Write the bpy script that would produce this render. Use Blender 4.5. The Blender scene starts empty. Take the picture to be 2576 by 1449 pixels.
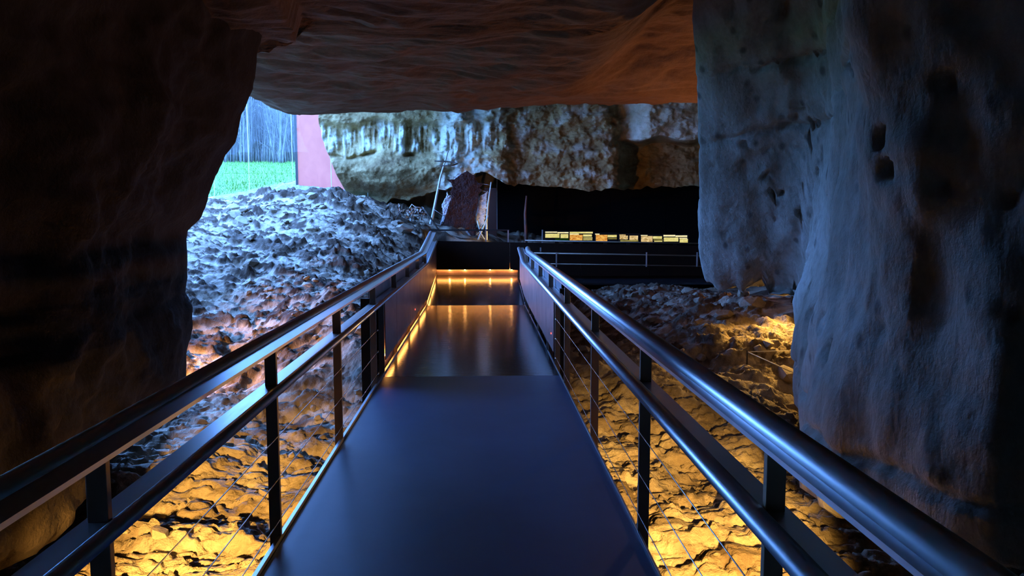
import bpy, bmesh, math, random
import numpy as np
from mathutils import Vector, Matrix

random.seed(7)
rng = np.random.default_rng(7)
scene = bpy.context.scene
COL = scene.collection

# ------------------------------------------------------------------ camera, sky, lights, exposure
FPX, CX, CY = 1860.0, 1288.0, 724.5
PITCH = math.atan(176.5 / FPX)
YAW = math.atan(76.0 / FPX * math.cos(PITCH))
EYE = np.array([0.0, 0.0, 1.6])
cam = bpy.data.cameras.new('camera')
cam.sensor_width = 36.0
cam.lens = 36.0 * FPX / 2576.0
cam.clip_start, cam.clip_end = 0.05, 400
cam_ob = bpy.data.objects.new('camera', cam)
COL.objects.link(cam_ob)
cam_ob.location = EYE
cam_ob.rotation_euler = (math.pi / 2 - PITCH, 0, -YAW)
scene.camera = cam_ob

SKY_COLOR = (0.125, 0.335, 1.0, 1)
SKY_STRENGTH = 27.0
world = bpy.data.worlds.new('overcast_sky')
scene.world = world
world.use_nodes = True
bg = world.node_tree.nodes['Background']
bg.inputs[0].default_value = SKY_COLOR
bg.inputs[1].default_value = SKY_STRENGTH
# the cave mouth lets the daylight in: a portal only guides the sampling of the sky
def portal(name, loc, rot, sx, sy):
    l = bpy.data.lights.new(name, 'AREA'); l.shape = 'RECTANGLE'; l.size = sx; l.size_y = sy
    l.cycles.is_portal = True
    o = bpy.data.objects.new(name, l); COL.objects.link(o); o.location = loc; o.rotation_euler = rot
    o['kind'] = 'helper'

vs = scene.view_settings
vs.view_transform = 'Standard'; vs.look = 'None'; vs.gamma = 1.0; vs.use_curve_mapping = False
vs.exposure = 0.0
scene.cycles.use_denoising = True
scene.cycles.max_bounces = 5
scene.cycles.diffuse_bounces = 3
scene.cycles.glossy_bounces = 3
scene.cycles.use_light_tree = False
scene.cycles.use_adaptive_sampling = True
scene.cycles.adaptive_threshold = 0.04
scene.cycles.sample_clamp_indirect = 6.0
scene.cycles.caustics_reflective = False
scene.cycles.caustics_refractive = False

WARM = (1.0, 0.56, 0.13)

# ------------------------------------------------------------------ helpers
Fv = np.array([math.sin(YAW) * math.cos(PITCH), math.cos(YAW) * math.cos(PITCH), -math.sin(PITCH)])
Rv = np.array([math.cos(YAW), -math.sin(YAW), 0.0])
Uv = np.cross(Rv, Fv)

def W(px, py, d):
    """world point seen at photo pixel (px,py) that lies at distance d along the walkway"""
    px = np.asarray(px, float); py = np.asarray(py, float); d = np.asarray(d, float)
    r = Fv + Rv * ((px - CX) / FPX)[..., None] + Uv * ((CY - py) / FPX)[..., None]
    return EYE + r * (d / r[..., 1])[..., None]

def V3(px, py, d):
    return Vector(W(px, py, d).tolist())

_perm = rng.permutation(256).astype(np.int64)
_perm = np.concatenate([_perm, _perm, _perm])
_grad = rng.normal(size=(256, 3)); _grad /= np.linalg.norm(_grad, axis=1)[:, None]

def _h(ix, iy, iz):
    return _perm[_perm[_perm[ix & 255] + (iy & 255)] + (iz & 255)]

def perlin(P):
    P = np.asarray(P, float)
    i = np.floor(P).astype(np.int64); f = P - i
    u = f * f * f * (f * (f * 6 - 15) + 10)
    out = 0
    for dx in (0, 1):
        wx = u[..., 0] if dx else 1 - u[..., 0]
        for dy in (0, 1):
            wy = u[..., 1] if dy else 1 - u[..., 1]
            for dz in (0, 1):
                wz = u[..., 2] if dz else 1 - u[..., 2]
                g = _grad[_h(i[..., 0] + dx, i[..., 1] + dy, i[..., 2] + dz)]
                d = g[..., 0] * (f[..., 0] - dx) + g[..., 1] * (f[..., 1] - dy) + g[..., 2] * (f[..., 2] - dz)
                out = out + wx * wy * wz * d
    return out * 1.5

def fbm(P, octv=4, gain=0.5):
    P = np.asarray(P, float); a, s, o = 1.0, 1.0, 0
    for k in range(octv):
        o = o + a * perlin(P * s + 17.3 * k); a *= gain; s *= 2.03
    return o

def worley(P):
    """F1, F2 and a random number per cell (3-D)"""
    P = np.asarray(P, float); i = np.floor(P).astype(np.int64)
    f1 = np.full(P.shape[:-1], 9.0); f2 = f1.copy(); cid = np.zeros(P.shape[:-1])
    for dx in (-1, 0, 1):
        for dy in (-1, 0, 1):
            for dz in (-1, 0, 1):
                h = _h(i[..., 0] + dx, i[..., 1] + dy, i[..., 2] + dz)
                c = np.stack([i[..., 0] + dx + _perm[h] / 256.0, i[..., 1] + dy + _perm[h + 71] / 256.0,
                              i[..., 2] + dz + _perm[h + 143] / 256.0], -1)
                d = np.sqrt(((P - c) ** 2).sum(-1))
                near = d < f1
                f2 = np.where(near, f1, np.minimum(f2, d)); cid = np.where(near, _perm[h + 200] / 256.0, cid); f1 = np.where(near, d, f1)
    return f1, f2, cid

def smooth(a, b, x):
    t = np.clip((x - a) / (b - a), 0, 1); return t * t * (3 - 2 * t)

def interp(x, pts):
    pts = np.asarray(pts, float); return np.interp(x, pts[:, 0], pts[:, 1])

def tag(o, label=None, cat=None, group=None, kind=None):
    if label: o['label'] = label
    if cat: o['category'] = cat
    if group: o['group'] = group
    if kind: o['kind'] = kind
    return o

def empty(name, loc=(0, 0, 0)):
    o = bpy.data.objects.new(name, None); COL.objects.link(o); o.location = loc
    o.empty_display_size = 0.2
    return o

def link(name, me, mat=None, parent=None):
    o = bpy.data.objects.new(name, me); COL.objects.link(o)
    if mat is not None and not me.materials: me.materials.append(mat)
    if parent is not None:
        o.parent = parent
        o.matrix_parent_inverse = Matrix.Translation(-parent.location) if parent.parent is None else Matrix.Identity(4)
    return o

def grid_mesh(name, P, smooth_shade=True, flip=False):
    nu, nv = P.shape[:2]
    me = bpy.data.meshes.new(name)
    me.vertices.add(nu * nv); me.vertices.foreach_set('co', P.reshape(-1).astype(np.float32))
    a = (np.arange(nu - 1)[:, None] * nv + np.arange(nv - 1)[None, :]).reshape(-1)
    q = np.stack([a, a + 1, a + nv + 1, a + nv] if flip else [a, a + nv, a + nv + 1, a + 1], 1).astype(np.int32)
    n = len(q)
    me.loops.add(n * 4); me.loops.foreach_set('vertex_index', q.reshape(-1))
    me.polygons.add(n); me.polygons.foreach_set('loop_start', (np.arange(n) * 4).astype(np.int32))
    me.polygons.foreach_set('loop_total', np.full(n, 4, np.int32))
    if smooth_shade: me.polygons.foreach_set('use_smooth', np.ones(n, bool))
    me.update(); me.validate()
    return me

def grid_normals(P):
    n = np.cross(np.gradient(P, axis=0), np.gradient(P, axis=1))
    return n / np.maximum(np.linalg.norm(n, axis=-1), 1e-9)[..., None]

def set_attr(me, name, vals):
    a = me.attributes.new(name, 'FLOAT', 'POINT'); a.data.foreach_set('value', np.asarray(vals, np.float32).reshape(-1))

class MB:
    """collects shapes into ONE mesh"""
    def __init__(s): s.v = []; s.f = []
    def add(s, v, f):
        n = len(s.v); s.v += [tuple(map(float, p)) for p in v]; s.f += [tuple(i + n for i in q) for q in f]; return s
    def box(s, x0, x1, y0, y1, z0, z1, dz=0.0):
        """box; dz lifts the y1 end"""
        v = [(x, y, z + (dz if y == y1 else 0)) for x in (x0, x1) for y in (y0, y1) for z in (z0, z1)]
        return s.add(v, [(0, 1, 3, 2), (4, 6, 7, 5), (0, 4, 5, 1), (2, 3, 7, 6), (0, 2, 6, 4), (1, 5, 7, 3)])
    def hexa(s, v):
        return s.add(v, [(0, 1, 3, 2), (4, 6, 7, 5), (0, 4, 5, 1), (2, 3, 7, 6), (0, 2, 6, 4), (1, 5, 7, 3)])
    def tube(s, pts, r, n=8, caps=True):
        pts = [Vector(p) for p in pts]; rs = r if isinstance(r, (list, tuple)) else [r] * len(pts)
        v = []; f = []
        t0 = (pts[1] - pts[0]).normalized(); up = Vector((0, 0, 1)) if abs(t0.z) < 0.9 else Vector((1, 0, 0))
        for k, p in enumerate(pts):
            t = (pts[min(k + 1, len(pts) - 1)] - pts[max(k - 1, 0)]).normalized()
            a = t.cross(up).normalized(); b = t.cross(a).normalized()
            for i in range(n):
                w = 2 * math.pi * i / n; v.append(p + (a * math.cos(w) + b * math.sin(w)) * rs[k])
        for k in range(len(pts) - 1):
            for i in range(n):
                f.append((k * n + i, k * n + (i + 1) % n, (k + 1) * n + (i + 1) % n, (k + 1) * n + i))
        if caps:
            f.append(tuple(range(n))[::-1]); f.append(tuple((len(pts) - 1) * n + i for i in range(n)))
        return s.add(v, f)
    def sweep(s, prof, path):
        """profile [(x,z)] carried along path [(x,y,z)], kept upright"""
        n = len(prof); v = [(p[0] + a, p[1], p[2] + b) for p in path for a, b in prof]; f = []
        for k in range(len(path) - 1):
            for i in range(n):
                f.append((k * n + i, k * n + (i + 1) % n, (k + 1) * n + (i + 1) % n, (k + 1) * n + i))
        f.append(tuple(range(n))[::-1]); f.append(tuple((len(path) - 1) * n + i for i in range(n)))
        return s.add(v, f)
    def mesh(s, name, smooth_shade=False):
        me = bpy.data.meshes.new(name); me.from_pydata(s.v, [], s.f); me.update()
        bm = bmesh.new(); bm.from_mesh(me); bmesh.ops.recalc_face_normals(bm, faces=bm.faces); bm.to_mesh(me); bm.free()
        if smooth_shade: me.polygons.foreach_set('use_smooth', np.ones(len(me.polygons), bool))
        return me
    def build(s, name, mat, parent=None, smooth_shade=False, bevel=0.0):
        o = link(name, s.mesh(name, smooth_shade), mat, parent)
        if bevel:
            m = o.modifiers.new('bevel', 'BEVEL'); m.width = bevel; m.segments = 2; m.limit_method = 'ANGLE'
        return o

# ------------------------------------------------------------------ materials
def mat(name):
    m = bpy.data.materials.new(name); m.use_nodes = True
    return m, m.node_tree, m.node_tree.nodes['Principled BSDF']

def node(nt, typ, **kw):
    n = nt.nodes.new(typ)
    for k, v in kw.items():
        if k in n.inputs: n.inputs[k].default_value = v
        else: setattr(n, k, v)
    return n

def coords(nt, scale=(1, 1, 1)):
    g = nt.nodes.new('ShaderNodeNewGeometry'); m = node(nt, 'ShaderNodeMapping'); m.inputs['Scale'].default_value = scale
    nt.links.new(g.outputs['Position'], m.inputs['Vector']); return m.outputs['Vector']

def ramp(nt, fac, stops):
    r = nt.nodes.new('ShaderNodeValToRGB'); e = r.color_ramp.elements
    while len(e) < len(stops): e.new(0.5)
    for k, (p, c) in enumerate(stops):
        e[k].position = p; e[k].color = (*c, 1)
    nt.links.new(fac, r.inputs[0]); return r.outputs[0]

def noise(nt, vec, scale, detail=6, rough=0.6, dist=0.0):
    n = node(nt, 'ShaderNodeTexNoise', Scale=scale, Detail=detail, Roughness=rough, Distortion=dist)
    nt.links.new(vec, n.inputs['Vector']); return n.outputs['Fac']

def bump(nt, bsdf, h, strength, dist=0.02, prev=None):
    b = node(nt, 'ShaderNodeBump', Strength=strength, Distance=dist)
    nt.links.new(h, b.inputs['Height'])
    if prev is not None: nt.links.new(prev, b.inputs['Normal'])
    nt.links.new(b.outputs[0], bsdf.inputs['Normal']); return b.outputs[0]

def mixc(nt, fac, a, b, mode='MIX'):
    m = nt.nodes.new('ShaderNodeMix'); m.data_type = 'RGBA'; m.blend_type = mode
    for s, v in ((m.inputs[0], fac), (m.inputs[6], a), (m.inputs[7], b)):
        if isinstance(v, (int, float)): s.default_value = v
        elif isinstance(v, tuple): s.default_value = (*v, 1)
        else: nt.links.new(v, s)
    return m.outputs[2]

def rock_mat(name, stops, scale=1.2, stretch=(1, 1, 1), bumps=0.6, fine=22.0, rough=0.9, pit_shade=0.0, spec=0.3, attr=None):
    m, nt, b = mat(name)
    v = coords(nt, stretch)
    c = ramp(nt, noise(nt, v, scale, 5, 0.62, 0.4), stops)
    fineN = noise(nt, v, fine, 4, 0.65)
    c = mixc(nt, 0.45, c, ramp(nt, fineN, [(0.3, (0.45, 0.45, 0.45)), (0.7, (1.0, 1.0, 1.0))]), 'MULTIPLY')
    if attr:
        a = nt.nodes.new('ShaderNodeAttribute'); a.attribute_name = attr[0]
        wn = ramp(nt, noise(nt, v, 5, 4, 0.6), [(0.25, attr[1]), (0.75, attr[2])])
        c = mixc(nt, a.outputs['Fac'], c, wn)
    if pit_shade:
        vo = node(nt, 'ShaderNodeTexVoronoi', Scale=pit_shade); nt.links.new(v, vo.inputs['Vector'])
        pr = ramp(nt, vo.outputs['Distance'], [(0.10, (0.25, 0.25, 0.25)), (0.22, (1, 1, 1))])  # shade of small holes put into the colour as dark spots
        c = mixc(nt, 0.75, c, pr, 'MULTIPLY')
    nt.links.new(c, b.inputs['Base Color'])
    b.inputs['Roughness'].default_value = rough
    b.inputs['Specular IOR Level'].default_value = spec
    bump(nt, b, fineN, bumps, 0.03)
    return m

M = {}
M['ground'] = rock_mat('rubble_earth', [(0.28, (0.23, 0.165, 0.10)), (0.5, (0.42, 0.335, 0.24)), (0.72, (0.58, 0.50, 0.38))], 1.6, bumps=0.7, fine=26, rough=0.85, spec=0.22, attr=('tone', (0.030, 0.017, 0.009), (0.075, 0.045, 0.026)))
M['stone'] = rock_mat('loose_limestone', [(0.3, (0.18, 0.13, 0.08)), (0.6, (0.36, 0.29, 0.21))], 3.0, bumps=0.6, fine=30, rough=0.75)
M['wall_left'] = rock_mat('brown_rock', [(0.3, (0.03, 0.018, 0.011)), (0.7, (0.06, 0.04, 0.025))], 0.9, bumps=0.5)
M['ceiling'] = rock_mat('russet_rock', [(0.3, (0.15, 0.075, 0.04)), (0.5, (0.22, 0.115, 0.06)), (0.72, (0.28, 0.17, 0.11))], 0.7, stretch=(0.6, 1.0, 1.0), bumps=0.7, fine=14, rough=0.8)
M['rock_right'] = rock_mat('grey_limestone', [(0.3, (0.19, 0.17, 0.13)), (0.5, (0.28, 0.26, 0.215)), (0.7, (0.36, 0.34, 0.30))], 1.3, stretch=(1, 1, 0.6), bumps=0.6, fine=20, rough=0.85, pit_shade=5.0)
M['rock_far'] = rock_mat('flowstone_rock', [(0.25, (0.14, 0.08, 0.03)), (0.45, (0.30, 0.20, 0.08)), (0.6, (0.46, 0.34, 0.15)), (0.78, (0.60, 0.48, 0.26))], 1.7,
                         bumps=0.8, fine=16, attr=('white', (0.44, 0.42, 0.28), (0.82, 0.80, 0.64)))
M['recess'] = rock_mat('dark_rock', [(0.3, (0.22, 0.19, 0.12)), (0.7, (0.46, 0.40, 0.28))], 1.2, bumps=0.6)

def metal(name, col, rough, metallic=0.9, brushed=True):
    m, nt, b = mat(name)
    b.inputs['Base Color'].default_value = (*col, 1); b.inputs['Metallic'].default_value = metallic
    b.inputs['Roughness'].default_value = rough
    v = coords(nt, (30, 2, 30))
    n = noise(nt, v, 4, 5, 0.6)
    r = nt.nodes.new('ShaderNodeMapRange'); nt.links.new(n, r.inputs[0])
    r.inputs[3].default_value = rough * 0.8; r.inputs[4].default_value = rough * 1.25
    nt.links.new(r.outputs[0], b.inputs['Roughness'])
    return m
M['rail'] = metal('brushed_steel_rail', (0.72, 0.72, 0.73), 0.33)
M['post'] = metal('bronze_steel_post', (0.36, 0.26, 0.18), 0.5, 0.35)
M['cable'] = metal('stainless_cable', (0.75, 0.75, 0.75), 0.25)
M['trim'] = metal('aluminium_trim', (0.62, 0.63, 0.65), 0.35)
M['blacksteel'] = metal('blackened_steel', (0.03, 0.024, 0.02), 0.5, 0.6)

def sheet(name, c0, c1, rough, metallic, spec=0.5):
    m, nt, b = mat(name)
    v = coords(nt, (1, 1, 1))
    nt.links.new(ramp(nt, noise(nt, v, 2.2, 8, 0.6, 0.6), [(0.35, c0), (0.65, c1)]), b.inputs['Base Color'])
    b.inputs['Roughness'].default_value = rough; b.inputs['Metallic'].default_value = metallic
    b.inputs['Specular IOR Level'].default_value = spec
    bump(nt, b, noise(nt, v, 60, 4), 0.06, 0.004)
    return m
M['panel'] = sheet('copper_brown_sheet', (0.30, 0.18, 0.16), (0.46, 0.30, 0.27), 0.40, 0.30)
M['outer'] = sheet('grey_sheet', (0.16, 0.15, 0.16), (0.24, 0.22, 0.23), 0.5, 0.3)
M['parapet'] = sheet('dark_umber_sheet', (0.014, 0.005, 0.002), (0.024, 0.008, 0.003), 0.7, 0.0, 0.15)
M['black'] = sheet('black_partition', (0.0030, 0.0022, 0.0016), (0.0050, 0.0036, 0.0026), 0.9, 0.0, 0.08)
M['board'] = sheet('dark_red_board', (0.07, 0.02, 0.012), (0.11, 0.035, 0.02), 0.7, 0.0)

def deck_mat(name, c0, c1, rough, ribs):
    m, nt, b = mat(name)
    v = coords(nt, (1, 1, 1))
    nt.links.new(ramp(nt, noise(nt, v, 1.5, 8, 0.6), [(0.3, c0), (0.7, c1)]), b.inputs['Base Color'])
    b.inputs['Roughness'].default_value = rough
    p = None
    if ribs:
        wv = node(nt, 'ShaderNodeTexWave', Scale=4.2, Distortion=0.4, Detail=2.0); wv.bands_direction = 'Y'
        nt.links.new(v, wv.inputs['Vector']); p = bump(nt, b, wv.outputs['Fac'], ribs, 0.004)
    bump(nt, b, noise(nt, v, 40, 6), 0.05, 0.004, p)
    return m
M['deck'] = deck_mat('daylit_blue_deck', (0.045, 0.085, 0.17), (0.065, 0.115, 0.22), 0.45, 0)
M['planks'] = deck_mat('shaded_ribbed_deck', (0.020, 0.022, 0.026), (0.034, 0.036, 0.042), 0.16, 0.12)  # darker than the near deck: shade of the side panels put into the colour

def emit(name, col, s):
    m = bpy.data.materials.new(name); m.use_nodes = True; nt = m.node_tree
    e = node(nt, 'ShaderNodeEmission'); e.inputs[0].default_value = (*col, 1); e.inputs[1].default_value = s
    nt.links.new(e.outputs[0], nt.nodes['Material Output'].inputs[0]); return m
M['led_spot'] = emit('warm_led_module', (1.0, 0.50, 0.14), 160)
M['led'] = emit('warm_led', (1.0, 0.42, 0.09), 28)

# ------------------------------------------------------------------ the cave ground
KINK_Y, END_Y, RISE = 13.5, 16.4, 0.33
GP = []                                   # (x, y, z) of the terrain
def gp(px, py, d):
    GP.append(tuple(W(px, py, d)))
for a in [(300, 1449, 4.75), (120, 1400, 4.6), (450, 1075, 8.1), (345, 1160, 6.9), (700, 1000, 8.85), (850, 1000, 8.8), (880, 900, 9.2), (600, 1000, 8.9),
          (480, 850, 10.5), (600, 850, 10.6), (480, 720, 12.2), (600, 720, 12.2), (480, 600, 14.2), (700, 700, 12.5), (900, 720, 12.0), (900, 800, 10.2), (1000, 640, 14.5),
          (800, 600, 14.8), (650, 580, 15.2), (1055, 590, 16.2), (510, 545, 16.2), (560, 532, 17.0), (640, 510, 17.3), (700, 495, 17.4), (780, 490, 17.6), (870, 489, 17.8),
          (940, 520, 17.6), (1000, 546, 17.4), (1060, 566, 17.2), (1150, 588, 17.0),
          (1700, 1449, 4.7), (2050, 1449, 4.7), (2160, 1449, 4.6), (1750, 1100, 7.4), (1950, 1180, 6.6), (2040, 1090, 7.7), (1900, 1000, 8.3), (1900, 800, 10.2), (2020, 985, 8.9), (1750, 950, 9.0),
          (1620, 800, 11.8), (1560, 735, 13.6), (1750, 740, 13.2), (1900, 760, 11.8), (1990, 775, 10.6), (2000, 850, 9.8)]:
    gp(*a)
for x, y, z in [(-9.5, 8, 0.6), (-9, 12, 1.5), (-8.5, 16, 1.9), (-6, 9.2, -0.1), (-4.5, 8.5, -0.55), (-9, 3, -0.6), (-3.2, 2, -0.75), (-2.4, -4, -0.75), (2, -4, -0.75), (1.6, 1.5, -0.72), (-1.5, 2, -0.75), (0, 3, -0.75),
                (0, 8, -0.75), (0, 12, -0.6), (0.2, 15, -0.3), (4.5, 15.5, 0.1), (8, 14, 0.3), (8, 8, 0.0), (7, 4, -0.6), (6, -4, -0.7), (2, 18.5, 0.9), (7, 19, 0.6), (-1.5, 20.5, 1.5), (-3.5, 19.2, 2.05), (-6.5, 19.0, 1.98), (-8.5, 19.5, 2.0),
                (1.2, 15.2, 0.0), (2.5, 16.3, 0.1), (-3.7, 3.8, -1.05), (-4.0, 5.6, -1.05), (3.6, 4.0, -1.05), (4.2, 6.2, -1.0), (-3.0, 4.6, -0.85), (-3.1, 6.2, -0.82), (2.7, 4.4, -0.82), (3.2, 6.4, -0.8)]:
    GP.append((x, y, z))
GP = np.array(GP)
def _tps(r2): return 0.5 * r2 * np.log(r2 + 1e-6)
_n = len(GP); _d2 = ((GP[:, None, :2] - GP[None, :, :2]) ** 2).sum(-1)
_A = np.zeros((_n + 3, _n + 3)); _A[:_n, :_n] = _tps(_d2) + np.eye(_n) * 0.15
_A[:_n, _n] = 1; _A[:_n, _n + 1:] = GP[:, :2]; _A[_n, :_n] = 1; _A[_n + 1:, :_n] = GP[:, :2].T
_w = np.linalg.solve(_A, np.concatenate([GP[:, 2], np.zeros(3)]))

def ground_base(x, y):
    sh = x.shape; q = np.stack([x.ravel(), y.ravel()], 1); out = np.zeros(len(q))
    for k in range(_n):
        out += _w[k] * _tps(((q - GP[k, :2]) ** 2).sum(1))
    out += _w[_n] + q @ _w[_n + 1:]
    return out.reshape(sh)

def under_deck(x, y, z):
    """the bank is cut away below the walkway"""
    low = np.where(y < KINK_Y, -0.32, -0.32 + RISE * (y - KINK_Y) / (END_Y - KINK_Y))
    xr = np.where(y > 15.2, 5.2, 0.93)
    k = smooth(-1.28, -1.14, x) * (1 - smooth(xr, xr + 0.2, x)) * (1 - smooth(16.5, 16.75, y))
    return np.where(z > low, z + (low - z) * k, z)

def ground_detail(x, y, z):
    p = np.stack([x, y, z * 0.6], -1)
    clod = 0.20 + 0.60 * smooth(6.5, 10.5, y)                 # clay slabs near the viewer, broken clods on the bank
    clod = np.where(x > 0, 0.22 + 0.4 * smooth(8, 11, y), clod)
    wob = 0.25 * np.stack([fbm(p * 1.7, 3), fbm(p * 1.7 + 31, 3), 0 * x], -1)
    h = 0.10 * fbm(p * 0.8, 3)
    ter = fbm(p * np.array([0.9, 1.5, 1]) + 70, 4) * 2.4      # broken beds
    h += 0.05 * (np.floor(ter) + smooth(0.0, 0.12, ter - np.floor(ter))) * (1.1 - clod)
    ter = fbm(p * np.array([2.2, 4.2, 1]) + 90, 4) * 2.6
    h += 0.035 * (np.floor(ter) + smooth(0.0, 0.15, ter - np.floor(ter))) * (1.2 - clod)
    f1, f2, c = worley((p + wob) * np.array([1.5, 2.8, 1.0]))
    e = smooth(0.0, 0.30, f2 - f1)
    h += 0.13 * clod * (c - 0.35) * e + 0.22 * clod * np.clip(c - 0.72, 0, 1) * e
    tone = 0.85 * (c > 0.76) * smooth(0.03, 0.15, f2 - f1)
    f1, f2, c = worley((p + wob * 0.6) * np.array([3.6, 7.0, 1.0]) + 5)
    e = smooth(0.0, 0.32, f2 - f1)
    h += 0.07 * clod * (c - 0.4) * e + 0.20 * clod * np.clip(c - 0.70, 0, 1) * e
    tone = np.maximum(tone, 0.95 * (c > 0.78) * smooth(0.0, 0.10, f2 - f1))
    f1, f2, c = worley((p + wob * 0.3) * np.array([8.5, 17.0, 1.0]) + 9)
    e = smooth(0.0, 0.35, f2 - f1)
    h += 0.035 * clod * (c - 0.4) * e + 0.10 * clod * np.clip(c - 0.62, 0, 1) * e
    tone = np.maximum(tone, 0.95 * (c > 0.76) * smooth(0.0, 0.12, f2 - f1))
    h += 0.016 * fbm(p * np.array([8, 16, 1.0]), 3)
    return h, np.clip(tone * np.minimum(1, clod * 1.3) + 0.4 * smooth(0.15, 0.6, fbm(p * 0.9 + 50, 3)), 0, 1)

def axis(parts):
    out = []
    for a, b, st in parts: out.append(np.arange(a, b - 1e-6, st))
    return np.concatenate(out + [[parts[-1][1]]])
gx = axis([(-10.5, -6.5, 0.12), (-6.5, -1.3, 0.022), (-1.3, -1.1, 0.03), (-1.1, 0.9, 0.14), (0.9, 4.3, 0.022), (4.3, 10.5, 0.2)])
gy = axis([(-6, 3.2, 0.3), (3.2, 7.5, 0.018), (7.5, 13, 0.024), (13, 18.2, 0.030), (18.2, 22.2, 0.12)])
X, Y = np.meshgrid(gx, gy, indexing='ij')
Z0 = ground_base(X, Y)
dz_, tone = ground_detail(X, Y, Z0)
Z = Z0 + dz_
Z = under_deck(X, Y, Z)
me = grid_mesh('floor', np.stack([X, Y, Z], -1)); set_attr(me, 'tone', tone)
floor = link('floor', me, M['ground'])
tag(floor, 'rough clay and limestone rubble covering the cave floor', kind='structure')

def ground_at(x, y):
    i = int(np.clip(np.searchsorted(gx, x), 1, len(gx) - 1)); j = int(np.clip(np.searchsorted(gy, y), 1, len(gy) - 1))
    return float(Z[i, j])

# ------------------------------------------------------------------ left rock wall: a thick spur that ends in front of the cave mouth
sil = [(640, 225), (626, 262), (612, 290), (606, 330), (596, 362), (570, 395), (556, 425), (538, 468), (522, 520), (508, 548), (470, 580), (466, 600), (471, 640), (474, 700), (465, 735),
       (479, 775), (476, 850), (466, 890), (459, 960), (448, 1010), (445, 1050), (440, 1075), (436, 1130)]
T_Y = 7.0
tipw = np.array([W(a, b, T_Y) for a, b in sil])
top = W(652, 150, T_Y)
tz = np.concatenate([[4.4, top[2]], tipw[:, 2]])[::-1]; tx = np.concatenate([[top[0] + 0.35, top[0]], tipw[:, 0]])[::-1]
plan = np.array([(-2.3, -6.2, 0.0), (-2.3, -2, 0.0), (-2.35, 1, 0.05), (-2.42, 3, 0.1), (-2.49, 4.5, 0.25), (-2.58, 5.2, 0.4), (-2.72, 5.9, 0.65), (-2.84, 6.6, 0.95), (-2.88, 7.0, 1.0), (-3.1, 7.3, 1.0), (-3.8, 7.45, 0.8), (-6, 7.3, 0.3), (-10.5, 6.8, 0.0)])
def resample(pl, n):
    d = np.concatenate([[0], np.cumsum(np.linalg.norm(np.diff(pl[:, :2], axis=0), axis=1))])
    t = np.linspace(0, d[-1], n); return np.stack([np.interp(t, d, pl[:, k]) for k in range(pl.shape[1])], 1)
pu = resample(plan, 420)
zl = np.linspace(-1.25, 4.3, 230)
dx = np.interp(zl, tz, tx) - (-2.88)
P = np.zeros((len(pu), len(zl), 3))
P[..., 0] = pu[:, None, 0] + pu[:, None, 2] * dx[None, :] + (1 - pu[:, None, 2]) * 0.25 * dx[None, :]
P[..., 1] = pu[:, None, 1]; P[..., 2] = zl[None, :]
P[..., 0] -= 2.0 * smooth(-0.16, -0.40, zl)[None, :] * smooth(8.2, 5.5, pu[:, 1])[:, None]      # hollow at the foot
N = grid_normals(P)
amp = 0.16 * fbm(P * 0.9, 3) + 0.05 * fbm(P * np.array([3, 3, 5]), 4) - 0.02
keep = 0.25 + 0.75 * np.clip(np.abs(P[..., 1] - 7.0) / 1.0, 0, 1)
P = P + N * (amp * keep)[..., None]
me = grid_mesh('wall_left', P)
bm = bmesh.new(); bm.from_mesh(me)                       # unseen opening added through the spur to light the near rails
gone = [f for f in bm.faces if 0.9 < f.calc_center_median().y < 3.2 and 0.2 < f.calc_center_median().z < 2.9]
bmesh.ops.delete(bm, geom=gone, context='FACES'); bm.to_mesh(me); bm.free()
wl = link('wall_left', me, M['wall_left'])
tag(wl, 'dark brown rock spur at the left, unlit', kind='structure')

# ------------------------------------------------------------------ right rock: pitted limestone hanging above the rubble
plan = np.array([(9.5, 12.6), (5.0, 11.2), (3.5, 10.4), (2.92, 9.9), (2.75, 9.5), (2.88, 9.3), (3.12, 9.1), (3.43, 8.9), (3.69, 8.7), (3.76, 8.5), (3.66, 8.2), (3.36, 7.5), (3.0, 6.7), (2.42, 4.95), (2.22, 4.4), (2.28, 4.0), (2.6, 3.55), (3.3, 3.1), (4.6, 2.4), (6.0, 0), (6.0, -6.2)])
nU = 560
pu = resample(plan, nU)
ks = np.linspace(0, 1, nU)
def u_at(y):                                # parameter of the plan where it passes depth y on the visible face
    i0 = np.argmin(np.abs(pu[:, 0] - 2.75) + np.abs(pu[:, 1] - 9.5)); return ks[i0 + np.argmin(np.abs(pu[i0:, 1] - y))]
bz = np.interp(ks, [0, u_at(9.5), u_at(9.4), u_at(9.2), u_at(9.1), u_at(9.03), u_at(8.95), u_at(8.88), u_at(8.8), u_at(8.72), u_at(8.6), u_at(8.3), u_at(7.9), 1],
               [1.1, 0.88, 0.76, 0.68, 0.74, 0.64, 0.80, 0.62, 0.58, 0.56, 0.10, -0.36, -1.2, -1.3])
bz = bz + 0.05 * perlin(np.stack([ks * 160, 0 * ks, 0 * ks + 3.3], -1)) * (ks < u_at(8.6))
nF, nB = 250, 26
tt = np.linspace(0, 1, nF)
P = np.zeros((nU, nF + nB, 3))
face_z = bz[:, None] + (4.8 - bz[:, None]) * tt[None, :]
curl = 0.30 * np.exp(-((face_z - bz[:, None]) / 0.16)) * (ks < u_at(8.4))[:, None]
tang = np.gradient(pu, axis=0); tang /= np.linalg.norm(tang, axis=1)[:, None]
back = np.stack([-tang[:, 1], tang[:, 0]], 1); back *= np.sign(back[:, :1] + 1e-6)     # away from the walkway
lean = 0.10 * np.sin((face_z - 0.5) * 1.3)
lw = np.interp(pu[:, 1], [0, 4, 7, 8.5, 14], [0.0, 0.25, 0.8, 1, 1])[:, None] * np.clip((face_z - 0.75) / 3.15, 0, 1.2)      # the wall leans out overhead
hollow = 2.0 * smooth(-0.16, -0.40, face_z) * smooth(8.6, 7.2, pu[:, 1])[:, None]
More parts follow.
